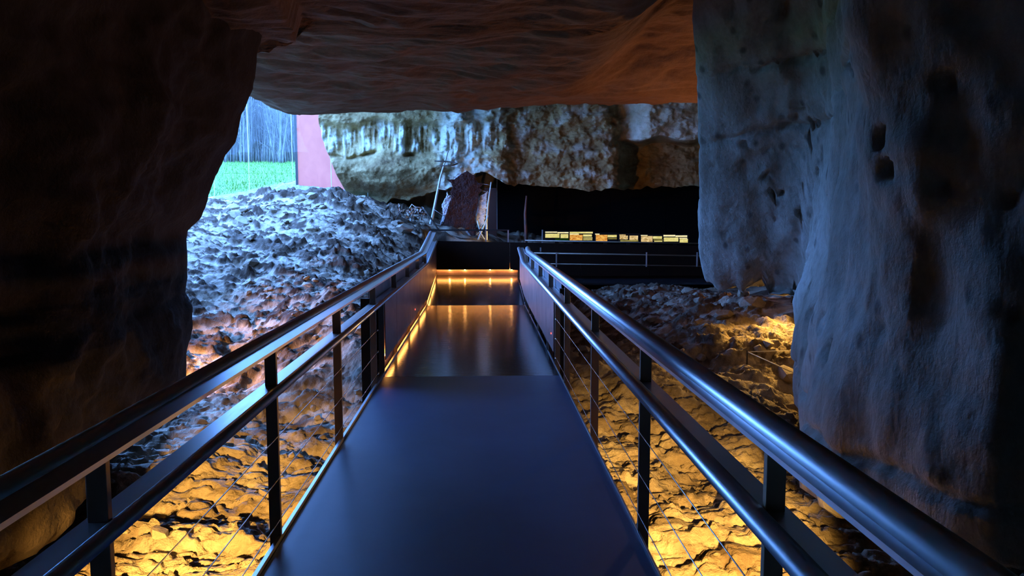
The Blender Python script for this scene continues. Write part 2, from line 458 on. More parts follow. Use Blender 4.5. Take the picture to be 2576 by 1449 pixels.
P[:, nB:, 0] = pu[:, None, 0] + back[:, None, 0] * (curl * 0.35) + lean * 0.6 - 0.50 * lw + hollow
P[:, nB:, 1] = pu[:, None, 1] + back[:, None, 1] * (curl * 0.35) - 1.72 * lw
P[:, nB:, 2] = face_z
for k in range(nB):                          # the underside runs back into the dark
    q = (nB - k) / nB
    dist = 1.9 * q ** 1.3
    bk = np.stack([np.full(nU, 0.92), np.full(nU, 0.38)], 1)
    P[:, k, 0] = pu[:, 0] + back[:, 0] * 0.105 + bk[:, 0] * dist
    P[:, k, 1] = pu[:, 1] + back[:, 1] * 0.105 + bk[:, 1] * dist
    P[:, k, 2] = bz + 0.28 * q + 0.02 * np.sin(q * 20)
N = grid_normals(P)
sgn = np.sign((N[..., 0] * -1).mean()); N = N * sgn
Q = P * np.array([1, 1, 0.45])
amp = 0.20 * fbm(Q * 0.9, 3) + 0.055 * fbm(Q * 3.5, 4)
f1, f2, c = worley(P * np.array([7, 7, 3.2]))
pit = np.where(c > 0.38, smooth(0.30, 0.12, f1), 0) * smooth(-0.25, 0.25, fbm(P * 0.9 + 40, 2))
f1, f2, c = worley(P * np.array([2.6, 2.6, 1.0]) + 11)
big = np.where(c > 0.72, smooth(0.30, 0.05, f1), 0)
amp = amp - 0.11 * pit - 0.14 * big
# bedding crack that climbs to the right
for (z0, sl, dep) in ((2.35, 0.30, 0.08), (3.0, 0.24, 0.07), (0.35, -0.10, 0.05)):
    line = z0 + (9.5 - P[..., 1]) * sl * 0.35 + 0.06 * fbm(P * 2.2 + 7, 3)
    amp -= dep * np.exp(-((P[..., 2] - line) / 0.035) ** 2)
tipk = np.clip(np.abs(pu[:, None, 1] - 9.5) / 0.7, 0.25, 1)
P = P + N * (amp * tipk)[..., None]
wr = link('wall_right', grid_mesh('wall_right', P), M['rock_right'])
tag(wr, 'pitted grey limestone wall with undercut base at the right', kind='structure')

# ------------------------------------------------------------------ ceiling
cy = axis([(-6.2, 4.5, 0.15), (4.5, 13.9, 0.03), (13.9, 22.2, 0.12)])
cu = np.linspace(0, 1, 430)
edge_px = [(560, 120), (640, 232), (700, 281), (750, 298), (800, 299), (900, 291), (1050, 287), (1160, 290), (1220, 285), (1400, 271), (1750, 265), (2200, 262)]
xl = np.interp(cy, [-6.2, 7.2, 7.6, 12.6, 13.2, 13.7, 22.2], [-10.6, -10.6, -6.3, -6.3, -6.0, -3.9, -3.6])
X = xl[None, :] + (10.6 - xl[None, :]) * (cu[:, None] ** 1.25)
Y = np.broadcast_to(cy[None, :], X.shape).copy()
px_at_edge = 1212 + X * FPX / 13.0
ey = interp(px_at_edge, edge_px)
z_edge = 1.6 + (548 - ey) * 13.0 / FPX                     # height of the lip at 13 m
Zc = z_edge + 0.0 * X
Zc = Zc + (3.42 - z_edge) * (1 - smooth(9.0, 12.6, Y))      # flatter near the viewer
step_y = 7.6 + 0.5 * fbm(np.stack([X * 0.8, Y * 0, Y * 0], -1), 2) - smooth(-1.8, -0.9, X) * 6
Zc = Zc - 0.22 * (1 - smooth(-0.06, 0.06, Y - step_y))
pp = np.stack([X, Y, 0 * X], -1)
Zc = Zc + (0.10 * fbm(pp * np.array([0.5, 0.9, 1]), 3) + 0.05 * fbm(pp * np.array([1.2, 3.0, 1]) + 9, 4)) * (1 - 0.75 * smooth(11.5, 13, Y))
Zc = Zc + 0.75 * smooth(1.2, 2.4, X) * (1 - smooth(10.5, 12.5, Y))
st = fbm(pp * np.array([0.35, 1.0, 1]) + 3, 3) * 3.0                    # thin broken beds
Zc = Zc + 0.035 * np.abs(st - np.round(st)) * 2
lip = 13.0 + 0.12 * fbm(pp * np.array([1.6, 0.0, 1]), 3)
Zc = Zc + 1.35 * smooth(0.0, 0.8, Y - lip) + 0.06 * smooth(0, 0.1, Y - lip) * fbm(pp * 5, 2)
ceil = link('ceiling', grid_mesh('ceiling', np.stack([X, Y, Zc], -1), flip=True), M['ceiling'])
tag(ceil, 'low russet rock ceiling with broken beds', kind='structure')

# ------------------------------------------------------------------ far rock: pale flowstone mass and brown hanging rock
nU, nF, nB = 640, 220, 20
us = np.linspace(0, 1, nU)
left_px = [(300, 800), (350, 812), (400, 830), (430, 842), (450, 852), (470, 863), (490, 876), (520, 885)]
bot = [(800, 505), (870, 505), (890, 512), (915, 500), (960, 502), (1000, 490), (1040, 482), (1080, 470), (1140, 447), (1178, 432), (1200, 440), (1222, 458), (1250, 472), (1265, 462), (1300, 466), (1330, 468), (1360, 470), (1400, 476), (1440, 482), (1500, 474), (1560, 478), (1600, 471), (1700, 469), (1900, 468), (2300, 468)]
P = np.zeros((nU, nF + nB, 3)); white = np.zeros((nU, nF + nB))
base_px = 800 + (2300 - 800) * us
by = interp(base_px, bot) + 5 * perlin(np.stack([base_px * 0.06, base_px * 0 + 1.5, base_px * 0], -1))
PY = by[:, None] + (170 - by[:, None]) * np.linspace(0, 1, nF)[None, :]
lp = interp(PY, left_px)
PX = lp + (2300 - lp) * us[:, None]
D = np.full(PX.shape, 18.25)
PR = PX + 42 * fbm(np.stack([PX * 0.010, PY * 0.014, 0 * PX + 77], -1), 4)
D = D + 0.9 * smooth(1010, 880, PX) * 0.6                                   # left end bends away
D = D - 0.55 * np.exp(-((PY - 425) / 40.0) ** 2) * smooth(1190, 1080, PX)       # belly of the left mass
wb = 14 * fbm(np.stack([PX * 0.012, 0 * PX, 0 * PX + 21], -1), 3)
D = D + 0.22 * np.exp(-((PY - 390 + wb) / 6.0) ** 2) * smooth(1180, 1050, PX) * smooth(-0.5, 0.3, fbm(np.stack([PX * 0.02, 0 * PX, 0 * PX + 61], -1), 2))       # bed joint
D = D + 0.9 * smooth(455, 505, PY) * smooth(1150, 1000, PX)
D = D - 0.55 * smooth(1060, 1170, PR) * smooth(1310, 1200, PR)                  # pale curtain
D = D - 0.55 * smooth(1180, 1270, PR) * (1 - smooth(1520, 1590, PR))            # brown hanging rock
D = D - 0.8 * smooth(1540, 1640, PX) * smooth(364, 346, PY + 8 * np.sin(PX * 0.05))
D = D + 0.3 * smooth(1555, 1575, PX) * smooth(350, 362, PY)
D = D - 0.30 * smooth(322, 298, PY + wb) * smooth(1200, 1150, PX)                    # ledge above the flowstone
G = W(PX, PY, D)
fl = fbm(np.stack([PX * 0.045, PY * 0.006, 0 * PX], -1), 4)
band = smooth(392, 372, PY + 1.3 * wb) * smooth(300, 325, PY + wb)
G[..., 1] -= 0.16 * fl * band * smooth(1300, 1200, PX) + 0.10 * fbm(np.stack([PX * 0.02, PY * 0.03, 0 * PX + 4], -1), 4) + 0.022 * fbm(np.stack([PX * 0.08, PY * 0.07, 0 * PX + 8], -1), 3)
P[:, nB:] = G
w1 = smooth(-0.10, 0.30, fl + 0.35 * fbm(np.stack([PX * 0.02, PY * 0.03, 0 * PX + 14], -1), 3)) * smooth(392, 372, PY + 16 * fl + 1.3 * wb) * smooth(300, 330, PY + wb) * smooth(1230, 1150, PX)
ragged = 22 * fbm(np.stack([PX * 0.02, PY * 0.025, 0 * PX + 2], -1), 4)
w2 = (0.55 + 0.45 * smooth(-0.3, 0.3, fl)) * smooth(1085, 1135, PR + ragged * 0.6) * smooth(1240, 1216, PR - ragged - 0.35 * np.maximum(PY - 400, 0) + 18 * np.exp(-((PY - 380) / 25.0) ** 2)) * 0.95
w3 = 0.75 * smooth(1550, 1610, PR) * smooth(362, 345, PY + 0.4 * ragged)
w4 = 0.55 * smooth(0.05, 0.5, fbm(np.stack([PX * 0.018, PY * 0.02, 0 * PX + 33], -1), 4)) * smooth(1215, 1260, PX) * (1 - smooth(1540, 1560, PX))
white[:, nB:] = np.clip(np.maximum(np.maximum(w1, w2), np.maximum(w3, w4)), 0, 1)
for k in range(nB):
    q = (nB - k) / nB
    P[:, k] = G[:, 0] + np.array([0.15, 2.3, 0.22]) * q ** 1.2 + np.array([0, 0, 0.10]) * perlin(G[:, 0] * 3 + q * 4)[:, None] * q
# left end turns back towards the hill
ret = np.stack([P[0] + np.array([0.55 * q, 4.5 * q, 0]) for q in np.linspace(1, 0.05, 14)], 0)
P = np.concatenate([ret, P], 0); white = np.concatenate([np.repeat(white[:1] * 0.3, 14, 0), white], 0)
me = grid_mesh('wall_far', P)
set_attr(me, 'white', white)
wf = link('wall_far', me, M['rock_far'])
tag(wf, 'pale flowstone and brown rock hanging at the far end of the cave', kind='structure')

# recess under the far rock, outer shell of the cave
def relief_wall(name, a, b_, z0, z1, amp, m, label, nu=160, nv=60):
    u = np.linspace(0, 1, nu)[:, None]; v_ = np.linspace(0, 1, nv)[None, :]
    P = np.zeros((nu, nv, 3)); P[..., 0] = a[0] + (b_[0] - a[0]) * u; P[..., 1] = a[1] + (b_[1] - a[1]) * u; P[..., 2] = z0 + (z1 - z0) * v_
    P += grid_normals(P) * (amp * fbm(P * 0.9, 5))[..., None]
    o = link(name, grid_mesh(name, P), m); tag(o, label, kind='structure'); return o
relief_wall('wall_recess', (-3.6, 20.3), (1.5, 19.6), 0.2, 4.8, 0.35, M['recess'], 'dark hollow of rock behind the stretched hide')
relief_wall('wall_shell', (-3.8, 22.2), (10.6, 22.2), -1.5, 5.2, 0.2, M['recess'], 'dark rock closing the far end', 60, 30)
relief_wall('wall_shell', (10.6, 22.2), (10.6, -6.2), -1.5, 5.2, 0.2, M['recess'], 'dark rock closing the right flank', 60, 30)
relief_wall('wall_back', (10.6, -6.2), (-10.6, -6.2), -1.5, 5.2, 0.2, M['recess'], 'dark rock behind the viewer', 60, 30)
relief_wall('wall_shell', (-10.6, -6.2), (-10.6, 2.8), -1.5, 5.2, 0.2, M['recess'], 'dark rock closing the left flank', 60, 30)

relief_wall('wall_added_passage', (-2.5, 0.75), (-10.6, 2.8), -1.2, 4.2, 0.15, M['wall_left'], 'near side of the added unseen passage through the left spur', 60, 30)  # walls of the added opening, out of view, that lets in daylight
relief_wall('wall_added_passage', (-2.6, 3.45), (-10.6, 7.0), -1.2, 4.2, 0.15, M['wall_left'], 'far side of the added unseen passage through the left spur', 60, 30)

# ------------------------------------------------------------------ outdoors: gravel, lawn, shrubs, red wall, glass
m, nt, b = mat('blue_grey_gravel'); v = coords(nt)
vo = node(nt, 'ShaderNodeTexVoronoi', Scale=14.0); nt.links.new(v, vo.inputs['Vector'])
c = mixc(nt, 0.6, ramp(nt, noise(nt, v, 9, 5), [(0.3, (0.08, 0.08, 0.078)), (0.7, (0.22, 0.215, 0.205))]), vo.outputs['Color'], 'OVERLAY')
hs = node(nt, 'ShaderNodeHueSaturation', Saturation=0.15); nt.links.new(c, hs.inputs['Color']); nt.links.new(hs.outputs[0], b.inputs['Base Color'])
b.inputs['Roughness'].default_value = 0.85; bump(nt, b, vo.outputs['Distance'], 0.8, 0.05)
M['gravel'] = m
m, nt, b = mat('lawn_turf'); v = coords(nt)
nt.links.new(ramp(nt, noise(nt, v, 1.3, 6), [(0.3, (0.055, 0.150, 0.014)), (0.7, (0.095, 0.215, 0.024))]), b.inputs['Base Color']); b.inputs['Roughness'].default_value = 0.9
M['lawn'] = m
m, nt, b = mat('grass_blade'); oi = nt.nodes.new('ShaderNodeNewGeometry')
nt.links.new(ramp(nt, oi.outputs['Random Per Island'], [(0.0, (0.07, 0.16, 0.018)), (1.0, (0.15, 0.25, 0.045))]), b.inputs['Base Color']); b.inputs['Roughness'].default_value = 0.7
M['blade'] = m
M['corten'] = sheet('rust_red_wall', (0.384, 0.062, 0.031), (0.434, 0.077, 0.038), 0.75, 0.0)
m, nt, b = mat('grey_bark'); v = coords(nt, (4, 4, 1))
nt.links.new(ramp(nt, noise(nt, v, 6, 5), [(0.3, (0.07, 0.062, 0.056)), (0.7, (0.24, 0.21, 0.185))]), b.inputs['Base Color']); b.inputs['Roughness'].default_value = 0.9
M['bark'] = m
m, nt, b = mat('winter_hedge'); v = coords(nt)
nt.links.new(ramp(nt, noise(nt, v, 2.0, 8, 0.7), [(0.3, (0.20, 0.18, 0.155)), (0.7, (0.52, 0.47, 0.41))]), b.inputs['Base Color']); b.inputs['Roughness'].default_value = 0.95
M['hedge'] = m

def out_z(x, y):
    z = 1.99 + 0.111 * (np.minimum(y, 23) - 19) + 0.133 * np.clip(y - 23, 0, 14) + 0.03 * np.clip(y - 37, 0, 40)
    return z - 0.12 * np.clip(-9.5 - x, 0, 12) * smooth(22, 12, y)
def lawn_edge(y): return np.interp(y, [10, 18.3, 20.2, 23.1, 26.7, 30], [-10.8, -7.8, -7.4, -7.1, -6.6, -6.3])
yy = axis([(10.0, 18.3, 0.4), (18.3, 27.5, 0.05), (27.5, 32, 0.3)])
uu = np.linspace(0, 1, 110)
xe = lawn_edge(yy)
xr_ = np.interp(yy, [10, 18.2, 18.4, 32], [-10.2, -7.6, -2.6, -2.6])
X = xe[None, :] + (xr_ - xe)[None, :] * uu[:, None]; Y = np.broadcast_to(yy[None, :], X.shape)
p3 = np.stack([X, Y, 0 * X], -1)
f1, f2, c = worley(p3 * np.array([7, 7, 1.0]))
g = link('gravel_path', grid_mesh('gravel_path', np.stack([X, Y, out_z(X, Y) - 0.02 + 0.06 * (c - 0.4) * smooth(0, 0.3, f2 - f1)], -1)), M['gravel'])
tag(g, 'pale gravel strip between the cave mouth and the lawn', kind='structure')
yy = axis([(-20, 18, 1.0), (18, 40, 0.25), (40, 140, 5.0)])
xe = np.where(yy < 30, lawn_edge(yy), 60.0); uu = np.linspace(0, 1, 120) ** 1.6
xe = np.where(yy < 10, -10.75, xe)
X = xe[None, :] + (-120 - xe[None, :]) * uu[:, None]; Y = np.broadcast_to(yy[None, :], X.shape)
g = link('lawn', grid_mesh('lawn', np.stack([X, Y, out_z(X, Y) + 0.03 * perlin(np.stack([X, Y, 0 * X], -1) * 2) * (Y < 45)], -1), flip=True), M['lawn'])
tag(g, 'bright green lawn rising outside the cave mouth', kind='structure')
mb = MB()
for k in range(15000):
    y = 19.5 + 17.5 * random.random(); x = float(lawn_edge(y)) - 0.02 - 7.5 * random.random()
    z = float(out_z(np.array(x), np.array(y))) - 0.02; h = random.uniform(0.06, 0.17); a = random.uniform(0, math.pi); w = random.uniform(0.010, 0.022)
    lx, ly = random.gauss(0, 0.05), random.gauss(0, 0.05)
    mb.add([(x - w * math.cos(a), y - w * math.sin(a), z), (x + w * math.cos(a), y + w * math.sin(a), z), (x + lx, y + ly, z + h)], [(0, 1, 2)])
me = bpy.data.meshes.new('grass'); me.from_pydata(mb.v, [], mb.f); me.update()
tag(link('grass', me, M['blade']), 'short green grass blades standing on the lawn', 'grass', kind='stuff')

def shrub(name, x, y, hgt, nst, spread, label, seed):
    r = random.Random(seed); z = float(out_z(np.array(x), np.array(y))) - 0.1
    root = empty(name, (x, y, z)); tag(root, label, 'shrub', 'bare shrubs along the lawn')
    st = MB(); tw = MB()
    for k in range(nst):
        a = r.uniform(0, 6.283); s = spread * r.uniform(0.15, 1.0); bx, by_ = r.gauss(0, 0.16), r.gauss(0, 0.16)
        H = hgt * r.uniform(0.7, 1.05); pts = []
        for i in range(7):
            t = i / 6; pts.append((x + bx + math.cos(a) * s * t ** 1.4 + r.gauss(0, 0.05) * t, y + by_ + math.sin(a) * s * t ** 1.4 + r.gauss(0, 0.05) * t, z + H * t))
        r0 = r.uniform(0.02, 0.05); st.tube(pts, [r0 * (1 - 0.75 * i / 6) for i in range(7)], 5)
        for j in range(9):
            i = r.randint(1, 5); p = Vector(pts[i]).lerp(Vector(pts[i + 1]), r.random()); b2 = r.uniform(0, 6.283); L = r.uniform(0.35, 1.0)
            q = [p, p + Vector((math.cos(b2) * L * 0.4, math.sin(b2) * L * 0.4, L * 0.35)), p + Vector((math.cos(b2) * L * 0.6 + r.gauss(0, .1), math.sin(b2) * L * 0.6, L * r.uniform(0.3, 1.0)))]
            tw.tube(q, [0.011, 0.008, 0.004], 3, False)
    st.build('stems', M['bark'], root, True); tw.build('twigs', M['bark'], root, True)
names = ['widest bare coppiced shrub at the left end of the row beyond the lawn', 'bare many-stemmed shrub beside the glass joint, second from left', 'bare upright shrub in the middle of the row beyond the lawn',
         'low fanned bare shrub near the red wall beyond the lawn', 'tall bare shrub right behind the edge of the red wall', 'thin bare shrub half hidden by the rock spur']
for k, (px, d, h, n, s) in enumerate([(590, 37.5, 4.2, 26, 1.0), (636, 37, 4.6, 30, 0.7), (672, 37.8, 4.4, 28, 0.9), (716, 36.6, 4.0, 30, 0.8), (748, 38, 4.8, 26, 0.9), (556, 38, 4.4, 24, 0.9)]):
    shrub('bare_shrub', (px - 1212) * d / FPX, d, h, n, s, names[k], 50 + k)
for k in range(10):
    px = 525 + 25 * k; d = 40.5 + 1.2 * (k % 3)
    shrub('bare_shrub', (px - 1212) * d / FPX, d, 5.6, 26, 0.9, 'bare shrub in the dense back row of the wood beyond the lawn', 80 + k)
# thicket closing the view behind the shrubs
u = np.linspace(0, 1, 150)[:, None]; w_ = np.linspace(0, 1, 60)[None, :]
P = np.zeros((150, 60, 3)); P[..., 0] = -30 + 32 * u; P[..., 1] = 45.5; P[..., 2] = 3.5 + 7.5 * w_
P[..., 1] += 1.2 * fbm(P * 0.8, 4); P[..., 2] += 0.5 * fbm(P * 1.5 + 3, 3)
back_rows = np.stack([P[:, -1] + np.array([0, 2.0 * q, -0.4 * q]) for q in (0.5, 1, 2)], 1)
th = link('thicket', grid_mesh('thicket', np.concatenate([P, back_rows], 1)), M['hedge'])
tag(th, 'dense grey brown thicket filling the background beyond the shrubs', 'thicket', kind='stuff')

# rust red wall standing on the gravel
A, B = W(750, 466, 25.0), W(900, 480, 23.0)
zb = 2.0
t = (B - A)[:2] / np.linalg.norm((B - A)[:2]); nrm = np.array([-t[1], t[0]]) * 0.12
rw = empty('garden_wall', (A[0], A[1], zb)); tag(rw, 'smooth rust red wall standing on the gravel outside', 'wall')
mb = MB(); mb.hexa([(A[0] + s * nrm[0] + e * (B - A)[0], A[1] + s * nrm[1] + e * (B - A)[1], z) for s in (0, 1) for e in (0, 1) for z in (zb, 5.9)]); mb.build('wall_sheet', M['corten'], rw, bevel=0.01)
mb = MB(); mb.box(A[0] - 0.07, A[0] - 0.002, A[1] - 0.02, A[1] + 0.14, zb, 5.92); mb.build('edge_post', M['blacksteel'], rw)

m = bpy.data.materials.new('clear_glass'); m.use_nodes = True; nt = m.node_tree
nt.nodes.remove(nt.nodes['Principled BSDF'])
tr = node(nt, 'ShaderNodeBsdfTransparent'); tr.inputs[0].default_value = (0.95, 0.985, 0.97, 1)
gl = node(nt, 'ShaderNodeBsdfGlossy'); gl.inputs['Roughness'].default_value = 0.02
fr = node(nt, 'ShaderNodeFresnel', IOR=1.45); mx = node(nt, 'ShaderNodeMixShader')
ml = node(nt, 'ShaderNodeMath'); ml.operation = 'MULTIPLY'; ml.inputs[1].default_value = 0.15; nt.links.new(fr.outputs[0], ml.inputs[0]); nt.links.new(ml.outputs[0], mx.inputs[0]); nt.links.new(tr.outputs[0], mx.inputs[1]); nt.links.new(gl.outputs[0], mx.inputs[2]); nt.links.new(mx.outputs[0], nt.nodes['Material Output'].inputs[0])
M['glass'] = m
m, nt, b = mat('glass_edge'); b.inputs['Base Color'].default_value = (0.55, 0.75, 0.62, 1); b.inputs['Roughness'].default_value = 0.3
M['glass_edge'] = m
edges = [470, 556, 641, 747, 841, 930]
glab = ['clear glass pane at the left behind the rock spur', 'clear glass pane left of the leftmost joint in view', 'clear glass pane in front of lawn and shrubs', 'clear glass pane in front of the red wall', 'clear glass pane partly behind the pale far rock']
gx_ = [(e - 1212) * 19.15 / FPX for e in edges]
for k in range(5):
    x0, x1 = gx_[k] + 0.006, gx_[k + 1] - 0.006
    g = empty('glass_pane', (0.5 * (x0 + x1), 19.15, 1.9)); tag(g, glab[k], 'glass pane', 'glass panes closing the cave mouth')
    pn = MB().box(x0, x1, 19.144, 19.156, 1.75, 4.55).build('pane', M['glass'], g)
    MB().box(x1 - 0.001, x1 + 0.011, 19.142, 19.158, 1.75, 4.55).build('edge', M['glass_edge'], pn)

# ------------------------------------------------------------------ the walkway
def floor_z(y): return 0.0 if y <= KINK_Y else RISE * (y - KINK_Y) / (END_Y - KINK_Y)
XL, XR = -1.0, 0.785
dk = empty('walkway_deck', (0, 0, 0)); tag(dk, 'dark blue-grey walkway deck running straight ahead to a short ramp', 'walkway')
MB().box(XL, XR, -3, 7.40, -0.045, 0).build('deck_surface', M['deck'], dk)
MB().box(XL, XR, 7.403, KINK_Y, -0.045, 0).build('deck_surface', M['planks'], dk)
mb = MB(); mb.sweep([(XL, -0.045), (XR, -0.045), (XR, 0), (XL, 0)], [(0, KINK_Y + 0.004, 0), (0, END_Y + 0.1, RISE)]); mb.build('ramp', M['planks'], dk)
mb = MB(); mb.box(XR, 5.6, 15.35, END_Y + 0.1, 0.20, 0.24); mb.build('side_branch', M['planks'], dk)
pathL = [(0, -3, 0), (0, KINK_Y, 0), (0, END_Y - 0.02, RISE)]
MB().sweep([(XL - 0.024, -0.14), (XL - 0.004, -0.14), (XL - 0.004, 0.022), (XL - 0.024, 0.022)], pathL).build('edge_trim', M['trim'], dk)
MB().sweep([(XR + 0.002, -0.14), (XR + 0.012, -0.14), (XR + 0.012, 0.010), (XR + 0.002, 0.010)], [(0, -3, 0), (0, KINK_Y, 0), (0, 15.3, 0.2)]).build('edge_trim', M['trim'], dk)
for x in (XL + 0.12, XR - 0.12):
    MB().box(x - 0.05, x + 0.05, -3, KINK_Y, -0.28, -0.046).build('beam', M['blacksteel'], dk)
for y in (2.0, 6.0, 10.0):
    for x in (XL + 0.12, XR - 0.12):
        MB().box(x - 0.04, x + 0.04, y - 0.04, y + 0.04, -0.95, -0.28).build('support_leg', M['blacksteel'], dk)

def circ(cx, cz, r, n=14):
    return [(cx + r * math.cos(2 * math.pi * i / n), cz + r * math.sin(2 * math.pi * i / n)) for i in range(n)]

def railing(side, x_in, label, posts, kink_end_top, kink_end_low, panels):
    s = side                                    # -1 left, +1 right; x grows outwards
    rt = empty('railing', (x_in, 0, 0)); tag(rt, label, 'railing', 'railings along the walkway')
    X = lambda o: x_in + s * o
    def path(y1):
        p = [(0, -2.5, 0)]
        if y1 > KINK_Y: p += [(0, KINK_Y + 0.1, 0), (0, y1, floor_z(y1))]
        else: p += [(0, y1, 0)]
        return p
    w, ro, rr, zt = (0.085, 0.118, 0.036, 0.962) if s < 0 else (0.045, 0.078, 0.044, 0.972)
    MB().sweep([(X(0.0), 0.950), (X(w), 0.950), (X(w), 0.965), (X(0.0), 0.965)], path(kink_end_top)).build('top_rail_plate', M['rail'], rt)
    MB().sweep(circ(X(ro), zt, rr, 20), path(kink_end_top)).build('top_rail_tube', M['rail'], rt, True)
    lr = 0.024 if s < 0 else 0.034
    MB().sweep(circ(X(0.012 - lr), 0.765, lr, 18), path(kink_end_low)).build('lower_rail_tube', M['rail'], rt, True)
    MB().sweep([(X(0.0), 0.768), (X(0.078), 0.768), (X(0.078), 0.782), (X(0.0), 0.782)], path(kink_end_low)).build('lower_rail_plate', M['rail'], rt)
    for y in posts:
        z0 = floor_z(y)
        MB().box(min(X(0.004), X(0.060)), max(X(0.004), X(0.060)), y - 0.012, y + 0.012, -0.16 + z0, 0.950 + z0).build('post', M['post'], rt, bevel=0.002)
    for z in (0.53, 0.32, 0.11):
        cb = MB().tube([(X(0.0), -2.5, z), (X(0.0), 7.05 if s < 0 else 7.75, z)], 0.0026, 6).build('cable', M['cable'], rt, True)
        yb = 7.05 if s < 0 else 7.75
        mb = MB().tube([(X(-0.004), yb - 0.035, z), (X(-0.004), yb + 0.03, z)], [0.009, 0.007], 8); mb.build('cable_end', M['cable'], cb, True)
    for y0, y1 in panels:
        a, b_ = floor_z(y0), floor_z(y1)
        x0, x1 = sorted((X(-0.004), X(0.004)))
        v = [(x, y, z) for x in (x0, x1) for y, dz in ((y0 + 0.006, a), (y1 - 0.006, b_)) for z in (0.13 + dz, 0.742 + dz)]
        MB().hexa(v).build('panel', M['panel'], rt)
    return rt, X

posts = [-1.3, 0.35, 1.98, 3.62, 5.27, 7.02, 8.72, 10.3, 11.9, 13.5]
left, XLf = railing(-1, -1.005, 'left walkway railing, its brown panels glowing at the foot', posts + [16.2], END_Y - 0.1, END_Y - 0.1,
                    [(7.62, 8.66), (8.66, 10.28), (10.28, 11.9), (11.9, 13.5), (13.5, 14.9), (14.9, 16.36)])
right, XRf = railing(1, 0.785, 'right walkway railing, its brown panels lit by daylight', posts, 13.95, 15.3,
                     [(8.0, 8.9), (8.9, 10.45), (10.45, 12.3), (12.3, 13.8), (13.8, 15.3)])
# outer sheets behind the posts of the panelled stretch
for rt, X, y0, y1, z1 in ((left, XLf, 7.15, 13.5, 0.90), (right, XRf, 8.05, 13.6, 0.88)):
    x0, x1 = sorted((X(0.085), X(0.093)))
    ys = [y0] + [y for y in posts if y0 < y < y1] + [y1]
    for a, b_ in zip(ys[:-1], ys[1:]):
        MB().box(x0, x1, a + 0.006, b_ - 0.006, -0.25, z1).build('outer_sheet', M['outer'], rt)
    x0, x1 = sorted((X(0.062), X(0.16)))
    MB().box(x0, x1, y0 - 0.06, y0 - 0.01, -0.3, 0.83).build('end_plate', M['blacksteel'], rt)
    x0, x1 = sorted((X(0.004), X(0.06)))
    MB().box(x0, x1, (7.58 if rt is left else 7.92) - 0.012, (7.58 if rt is left else 7.92) + 0.012, -0.1, 0.76).build('post', M['post'], rt)
# feet that carry the right panels, glow strip behind the left ones
for y in (8.9, 10.45, 12.3, 13.8):
    z0 = floor_z(y)
    MB().add([(XRf(0.002), y - 0.1, z0), (XRf(0.05), y - 0.1, z0), (XRf(0.002), y + 0.14, z0), (XRf(0.05), y + 0.14, z0), (XRf(0.002), y - 0.1, z0 + 0.16), (XRf(0.05), y - 0.1, z0 + 0.16)],
             [(0, 2, 4), (1, 5, 3), (0, 4, 5, 1), (2, 3, 5, 4), (0, 1, 3, 2)]).build('panel_foot', M['blacksteel'], right)
for y0, y1 in [(7.62, 8.66), (8.66, 10.28), (10.28, 11.9), (11.9, 13.5), (13.5, 14.9), (14.9, 16.36)]:
    a, b_ = floor_z(y0), floor_z(y1)
    MB().hexa([(x, y, z) for x in (XLf(0.030), XLf(0.016)) for y, dz in ((y0 + 0.12, a), (y1 - 0.12, b_)) for z in (0.150 + dz, 0.164 + dz)]).build('led_strip', M['led'], left)
    MB().hexa([(x, y, z) for x in (XLf(0.050), XLf(0.044)) for y, dz in ((y0, a), (y1, b_)) for z in (0.0 + dz, 0.70 + dz)]).build('backing_sheet', M['panel'], left)
m = emit('glowing_red_dot', (1.0, 0.08, 0.06), 3.0)  # small red dots that glow by emission
p = W(1040, 780, 11.0); MB().tube([(XLf(-0.012), 11.0, 0.24), (XLf(-0.004), 11.0, 0.24)], 0.012, 10).build('red_dot', m, left)
MB().tube([(XRf(-0.012), 8.25, 0.30), (XRf(-0.004), 8.25, 0.30)], 0.010, 10).build('red_dot', m, right)

# ------------------------------------------------------------------ dark parapet across the end of the walkway
par = empty('parapet', (0, END_Y, RISE)); tag(par, 'dark umber parapet closing the walkway, glowing line at its foot', 'parapet')
def ptop(x): return 1.095 - 0.021 * (x + 1.05)
xs = [-1.06, 0.62, 2.2, 3.75, 5.6]
for a, b_ in zip(xs[:-1], xs[1:]):
    v = [(x, y, z) for x in (a + 0.004, b_ - 0.004) for y in (END_Y, END_Y + 0.03) for z in ((0.455 if x < 0.79 else 0.30), ptop(x))]
    MB().hexa(v).build('panel', M['parapet'], par)
MB().box(0.83, 5.6, END_Y + 0.04, END_Y + 0.08, -0.3, 0.46).build('lower_panel', M['parapet'], par)
MB().box(-1.06, 0.80, END_Y + 0.09, END_Y + 0.12, 0.25, 0.60).build('backing_sheet', M['panel'], par)
MB().box(-1.0, 0.80, END_Y + 0.045, END_Y + 0.065, 0.452, 0.468).build('led_strip', M['led'], par)
for k, x in enumerate((-0.72, -0.38, 0.18, 0.66)):
    MB().box(x - 0.012, x + 0.012, END_Y + 0.04, END_Y + 0.06, 0.442, 0.452).build('led_module', M['led_spot'], par)
hr = empty('parapet_handrail', (2.6, END_Y, 0.24)); tag(hr, 'thin steel handrail with three bars in front of the dark parapet', 'handrail')
for z0, r in ((1.075, 0.014), (0.80, 0.016), (0.57, 0.012)):
    MB().tube([(0.95, 16.26, z0 + 0.03), (5.6, 16.26, z0 - 0.055)], r, 8).build('bar', M['post'], hr, True)
for px in (1400, 1630, 1760):
    x = (px - 1212) * 16.2 / FPX
    MB().box(x - 0.014, x + 0.014, 16.215, 16.24, 0.52, 0.84).build('post', M['rail'], hr)
x = (1360 - 1212) * 16.2 / FPX
MB().box(x - 0.014, x + 0.014, 16.215, 16.24, 0.86, 0.95).build('bracket', M['rail'], hr)

